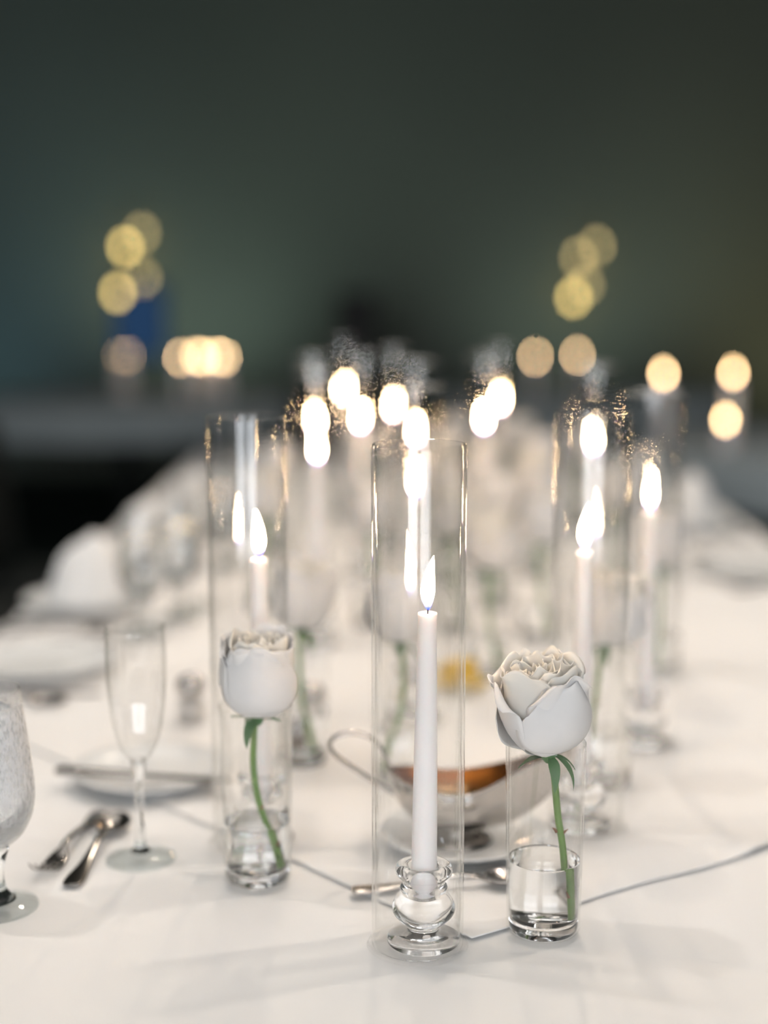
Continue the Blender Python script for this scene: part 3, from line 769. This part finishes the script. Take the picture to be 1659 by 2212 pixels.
# ------------------------------------------------------------------ place settings
def make_napkin(label, loc, rz):
    t_bm = bmesh.new(); n = 48; rings = []
    for (r, z) in [(0.060, 0.0), (0.062, 0.012), (0.060, 0.04), (0.054, 0.07), (0.044, 0.095), (0.028, 0.112), (0.010, 0.118)]:
        ring = []
        for k in range(n):
            a = 2 * PI * k / n
            pl = 1 + 0.10 * math.cos(a * 8) * (1 - z / 0.2)
            ring.append(t_bm.verts.new((r * pl * math.cos(a), r * 0.72 * pl * math.sin(a), z + 0.012 * math.cos(a) * (z / 0.16))))
        rings.append(ring)
    for a, b in zip(rings[:-1], rings[1:]):
        for k in range(n): t_bm.faces.new((a[k], a[(k + 1) % n], b[(k + 1) % n], b[k]))
    t_bm.faces.new(rings[0][::-1]); t_bm.faces.new(rings[-1])
    bmesh.ops.recalc_face_normals(t_bm, faces=t_bm.faces)
    o = obj('napkin', t_bm, 'cloth', None, loc, (0, 0, rz))
    return tag(o, label, 'napkin', 'standing folded white napkins')
SET = [   # x, y, side sign, napkin?, words
    (-0.510, 2.130, 1, False, 'nearest left-side place setting'),
    (-0.530, 2.570, 1, True, 'second left-side place setting'),
    (-0.500, 3.030, 1, True, 'third left-side place setting'),
    (-0.470, 3.490, 1, True, 'farthest left-side place setting'),
    (0.730, 2.860, -1, False, 'nearest right-side place setting'),
    (0.735, 3.440, -1, True, 'middle right-side place setting'),
    (0.720, 4.000, -1, True, 'farthest right-side place setting'),
]
fk0 = None
for i, (x, y, sd, nap, words) in enumerate(SET):
    p = make_plate('dinner_plate', 'white dinner plate at the ' + words, (x, y, TZ + 0.0005), 0.115, 0.018, 'dinner plates along the table edges') if i == 0 else dup(pl0, 'white dinner plate at the ' + words, (x, y, TZ + 0.0005))
    if i == 0: pl0 = p
    if nap:
        if fk0 is None or True:
            nk = make_napkin('standing folded white napkin on the ' + words, (x, y, TZ + 0.0072), 0.3 * i)
    ang = 0 if sd > 0 else PI
    k_lab = 'table knife beside the plate at the ' + words
    f_lab = 'table fork beside the plate at the ' + words
    s_lab = 'teaspoon outside the knife at the ' + words
    xs = x - sd * 0.10
    if i == 0:
        fk0 = make_fork(f_lab, (xs, y + sd * 0.150, TZ + 0.0005), ang)
        kf0 = make_knife(k_lab, (xs, y - sd * 0.145, TZ + 0.0005), ang, s=1.05)
        sp0 = make_spoon(s_lab, (xs, y - sd * 0.195, TZ + 0.0005), ang)
    else:
        dup(fk0, f_lab, (xs, y + sd * 0.150, TZ + 0.0005), ang)
        dup(kf0, k_lab, (xs, y - sd * 0.145, TZ + 0.0005), ang)
        dup(sp0, s_lab, (xs, y - sd * 0.195, TZ + 0.0005), ang)
    gx, gy = (-0.395, 2.345) if i == 0 else (x + sd * 0.175, y - sd * 0.10)
    if i == 0: gobf = make_goblet('blurred iced-water goblet at the ' + words, (gx, gy, TZ + 0.0008), True)
    else: dup(gobf, 'blurred iced-water goblet at the ' + words, (gx, gy, TZ + 0.0008), 1.0 + i)
    if i in (1, 2, 4, 5):
        dup(fl0, 'blurred champagne flute at the ' + words, (x + sd * 0.20, y - sd * 0.01, TZ + 0.0008), 1.0)

# ------------------------------------------------------------------ chairs
def make_chair(label, loc, rz):
    t = thing('banquet_chair', label, 'chair', loc, rz, 'black banquet chairs')
    bm = bmesh.new(); box(bm, -0.21, 0.21, -0.20, 0.22, 0.42, 0.48, 0.02); obj('seat', bm, 'chair_black', t)
    bm = bmesh.new(); box(bm, -0.20, 0.20, -0.235, -0.195, 0.52, 0.92, 0.018)
    for v in bm.verts: v.co.y -= (v.co.z - 0.45) * 0.14
    obj('backrest', bm, 'chair_black', t)
    for sx in (-1, 1):
        obj('leg', tube([(sx * 0.18, 0.19, 0.0), (sx * 0.175, 0.18, 0.425)], 0.012, 8), 'chair_black', t)
        obj('leg', tube([(sx * 0.185, -0.27, 0.0), (sx * 0.18, -0.20, 0.44), (sx * 0.175, -0.262, 0.88)], 0.012, 8), 'chair_black', t)
    return t
chair0 = make_chair('black chair drawn up at the far left of the long table', (-0.93, 4.30, 0), -PI / 2)
for (x, y, rz, lab) in ((-0.95, 3.72, -PI / 2, 'black chair second from the far left end of the table'),
                        (-0.95, 3.12, -PI / 2, 'black chair at the left of the table, nearest in view'),
                        (1.22, 3.95, PI / 2, 'black chair drawn up at the right of the long table')):
    dup(chair0, lab, (x, y, 0), rz)

# ------------------------------------------------------------------ far tables with candles
def round_table(label, cx, cy_, r, seed):
    bm = bmesh.new(); n = 96; rings = []
    c = bm.verts.new((0, 0, TZ))
    for (rr, z, wv) in ((r * 0.5, TZ, 0), (r - 0.01, TZ, 0), (r, TZ - 0.008, 0), (r + 0.008, TZ - 0.06, 0.008), (r + 0.012, TZ - 0.16, 0.014)):
        rings.append([bm.verts.new(((rr + wv * math.sin(k * 2 * PI * 14 / n + seed)) * math.cos(2 * PI * k / n), (rr + wv * math.sin(k * 2 * PI * 14 / n + seed)) * math.sin(2 * PI * k / n), z)) for k in range(n)])
    for k in range(n): bm.faces.new((c, rings[0][k], rings[0][(k + 1) % n]))
    for a, b in zip(rings[:-1], rings[1:]):
        for k in range(n): bm.faces.new((a[k], b[k], b[(k + 1) % n], a[(k + 1) % n]))
    bmesh.ops.recalc_face_normals(bm, faces=bm.faces)
    t = thing('round_table', label, 'table', (cx, cy_, 0), 0, 'round guest tables with pale cloths')
    obj('cloth', bm, 'cloth_dimmed', t)
    obj('pedestal', lathe([(0, 0.0), (0.30, 0.0), (0.30, 0.02), (0.06, 0.06), (0.05, 0.70), (0.25, 0.735), (0, 0.735)], 32), 'chair_black', t)
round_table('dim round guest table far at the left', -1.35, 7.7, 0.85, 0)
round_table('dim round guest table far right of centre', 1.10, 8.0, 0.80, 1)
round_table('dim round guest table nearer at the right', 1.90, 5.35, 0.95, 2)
def make_pillar(label, loc, hflame, s=1.0, mat='flame_fire_far'):
    t = thing('pillar_candle', label, 'candle', loc, random.uniform(0, 6), 'candles on the guest tables')
    hb = hflame - 0.03
    obj('wax_body', lathe([(0, 0), (0.022, 0), (0.023, 0.002), (0.023, hb - 0.003), (0.021, hb), (0.010, hb - 0.003), (0, hb - 0.004)], 24), 'wax', t)
    obj('wick', tube([(0, 0, hb - 0.005), (0, 0, hb + 0.006)], 0.0011, 6), 'wick_char', t)
    obj('flame', flame_mesh(0.048 * s, 0.019 * s, 0.001), mat, t, (0, 0, hb + 0.003))
    return t
for (x, y, h, lab) in ((-1.045, 7.55, 0.222, 'leftmost of the five candles glowing on the far left table'),
                       (-0.985, 7.75, 0.222, 'second of the five candles on the far left table'),
                       (-0.935, 7.60, 0.222, 'middle of the five candles on the far left table'),
                       (-0.880, 7.72, 0.222, 'fourth of the five candles on the far left table'),
                       (-0.825, 7.58, 0.222, 'rightmost of the five candles glowing on the far left table'),
                       (0.795, 7.72, 0.220, 'left candle of the pair right of centre, far table'),
                       (1.015, 7.72, 0.228, 'right candle of the pair right of centre, far table'),
                       (1.010, 5.30, 0.265, 'tall candle above the farther right-hand chimney, guest table'),
                       (1.262, 5.30, 0.269, 'tall candle at the right frame edge, guest table'),
                       (1.205, 5.15, 0.112, 'short low candle at the right, guest table')):
    make_pillar(lab, (x, y, TZ), h)
emi = flame_mat('flame_dim', 9.0)
make_pillar('dim low candle left of the glowing five, far left table', (-1.36, 7.80, TZ), 0.222, 1.0, 'flame_dim')
make_pillar('dimmest candle at the far left table, outermost left', (-1.43, 7.95, TZ), 0.222, 0.8, 'flame_dim')

# ------------------------------------------------------------------ wall lamps, screen, speaker
def sconce(label, x, z, spots, cat='wall lamp'):
    t = thing('wall_sconce', label, cat, (x, 10.5, z), 0, 'yellow wall lamps')
    obj('backplate', lathe(smooth_prof([(0.0, -0.03), (0.05, -0.03), (0.055, -0.01), (0.03, 0.0), (0.0, 0.0)], 2), 24), 'brass', t, (0, 0, 0), (PI / 2, 0, 0))
    for (dx, dz, mat) in spots:
        a = obj('arm', tube(smooth_prof([(0, -0.02, 0), (dx * 0.4, -0.10, dz * 0.3 - 0.02), (dx, -0.16, dz - 0.035)], 4), 0.006, 8), 'brass', t)
        b = obj('bulb', lathe(smooth_prof([(0.0, -0.036), (0.014, -0.03), (0.026, -0.008), (0.027, 0.008), (0.018, 0.026), (0.0, 0.036)], 3), 20), mat, t, (dx, -0.16, dz))
    return t
sconce('cluster of yellow wall lamps at the left of the far wall', -1.766, 1.495, [(-0.036, 0.118, 'bulb_glow'), (0.084, 0.213, 'bulb_glow_dim'), (-0.097, -0.198, 'bulb_glow'), (0.084, -0.096, 'bulb_glow_dim')])
sconce('cluster of dim yellow wall lamps at the right of the far wall', 1.396, 1.464, [(0.084, 0.156, 'bulb_glow_dim'), (-0.039, 0.076, 'bulb_glow_dim'), (-0.071, -0.201, 'bulb_glow'), (0.013, -0.112, 'bulb_glow_dim')])
ws = thing('wall_screen', 'dim blue screen low on the far wall at left', 'screen', (-1.73, 10.49, 1.10))
bm = bmesh.new(); box(bm, -0.19, 0.19, -0.03, 0.0, -0.26, 0.26, 0.006); obj('housing', bm, 'speaker_black', ws, smooth=False)
bm = bmesh.new(); box(bm, -0.175, 0.175, -0.033, -0.029, -0.245, 0.245); obj('display', bm, 'screen_blue', ws, smooth=False)
sp = thing('loudspeaker', 'black loudspeaker on a stand before the far wall, centre', 'speaker', (-0.16, 8.9, 0))
bm = bmesh.new(); box(bm, -0.125, 0.125, -0.11, 0.11, 0.93, 1.30, 0.02); obj('cabinet', bm, 'speaker_black', sp, smooth=False)
obj('woofer', lathe([(0.095, 0.0), (0.09, 0.008), (0.07, -0.004), (0.03, -0.016), (0.0, -0.010)], 32), 'chair_black', sp, (0, -0.115, 1.06), (PI / 2, 0, 0))
obj('tweeter', lathe([(0.045, 0.0), (0.04, 0.006), (0.02, -0.002), (0.0, 0.006)], 24), 'chair_black', sp, (0, -0.115, 1.22), (PI / 2, 0, 0))
obj('pole', tube([(0, 0, 0.30), (0, 0, 0.935)], 0.017, 12), 'speaker_black', sp)
for k in range(3):
    a = 2 * PI * k / 3 + 0.4
    obj('leg', tube([(0, 0, 0.55), (0.36 * math.cos(a), 0.36 * math.sin(a), 0.012)], 0.012, 8), 'speaker_black', sp)
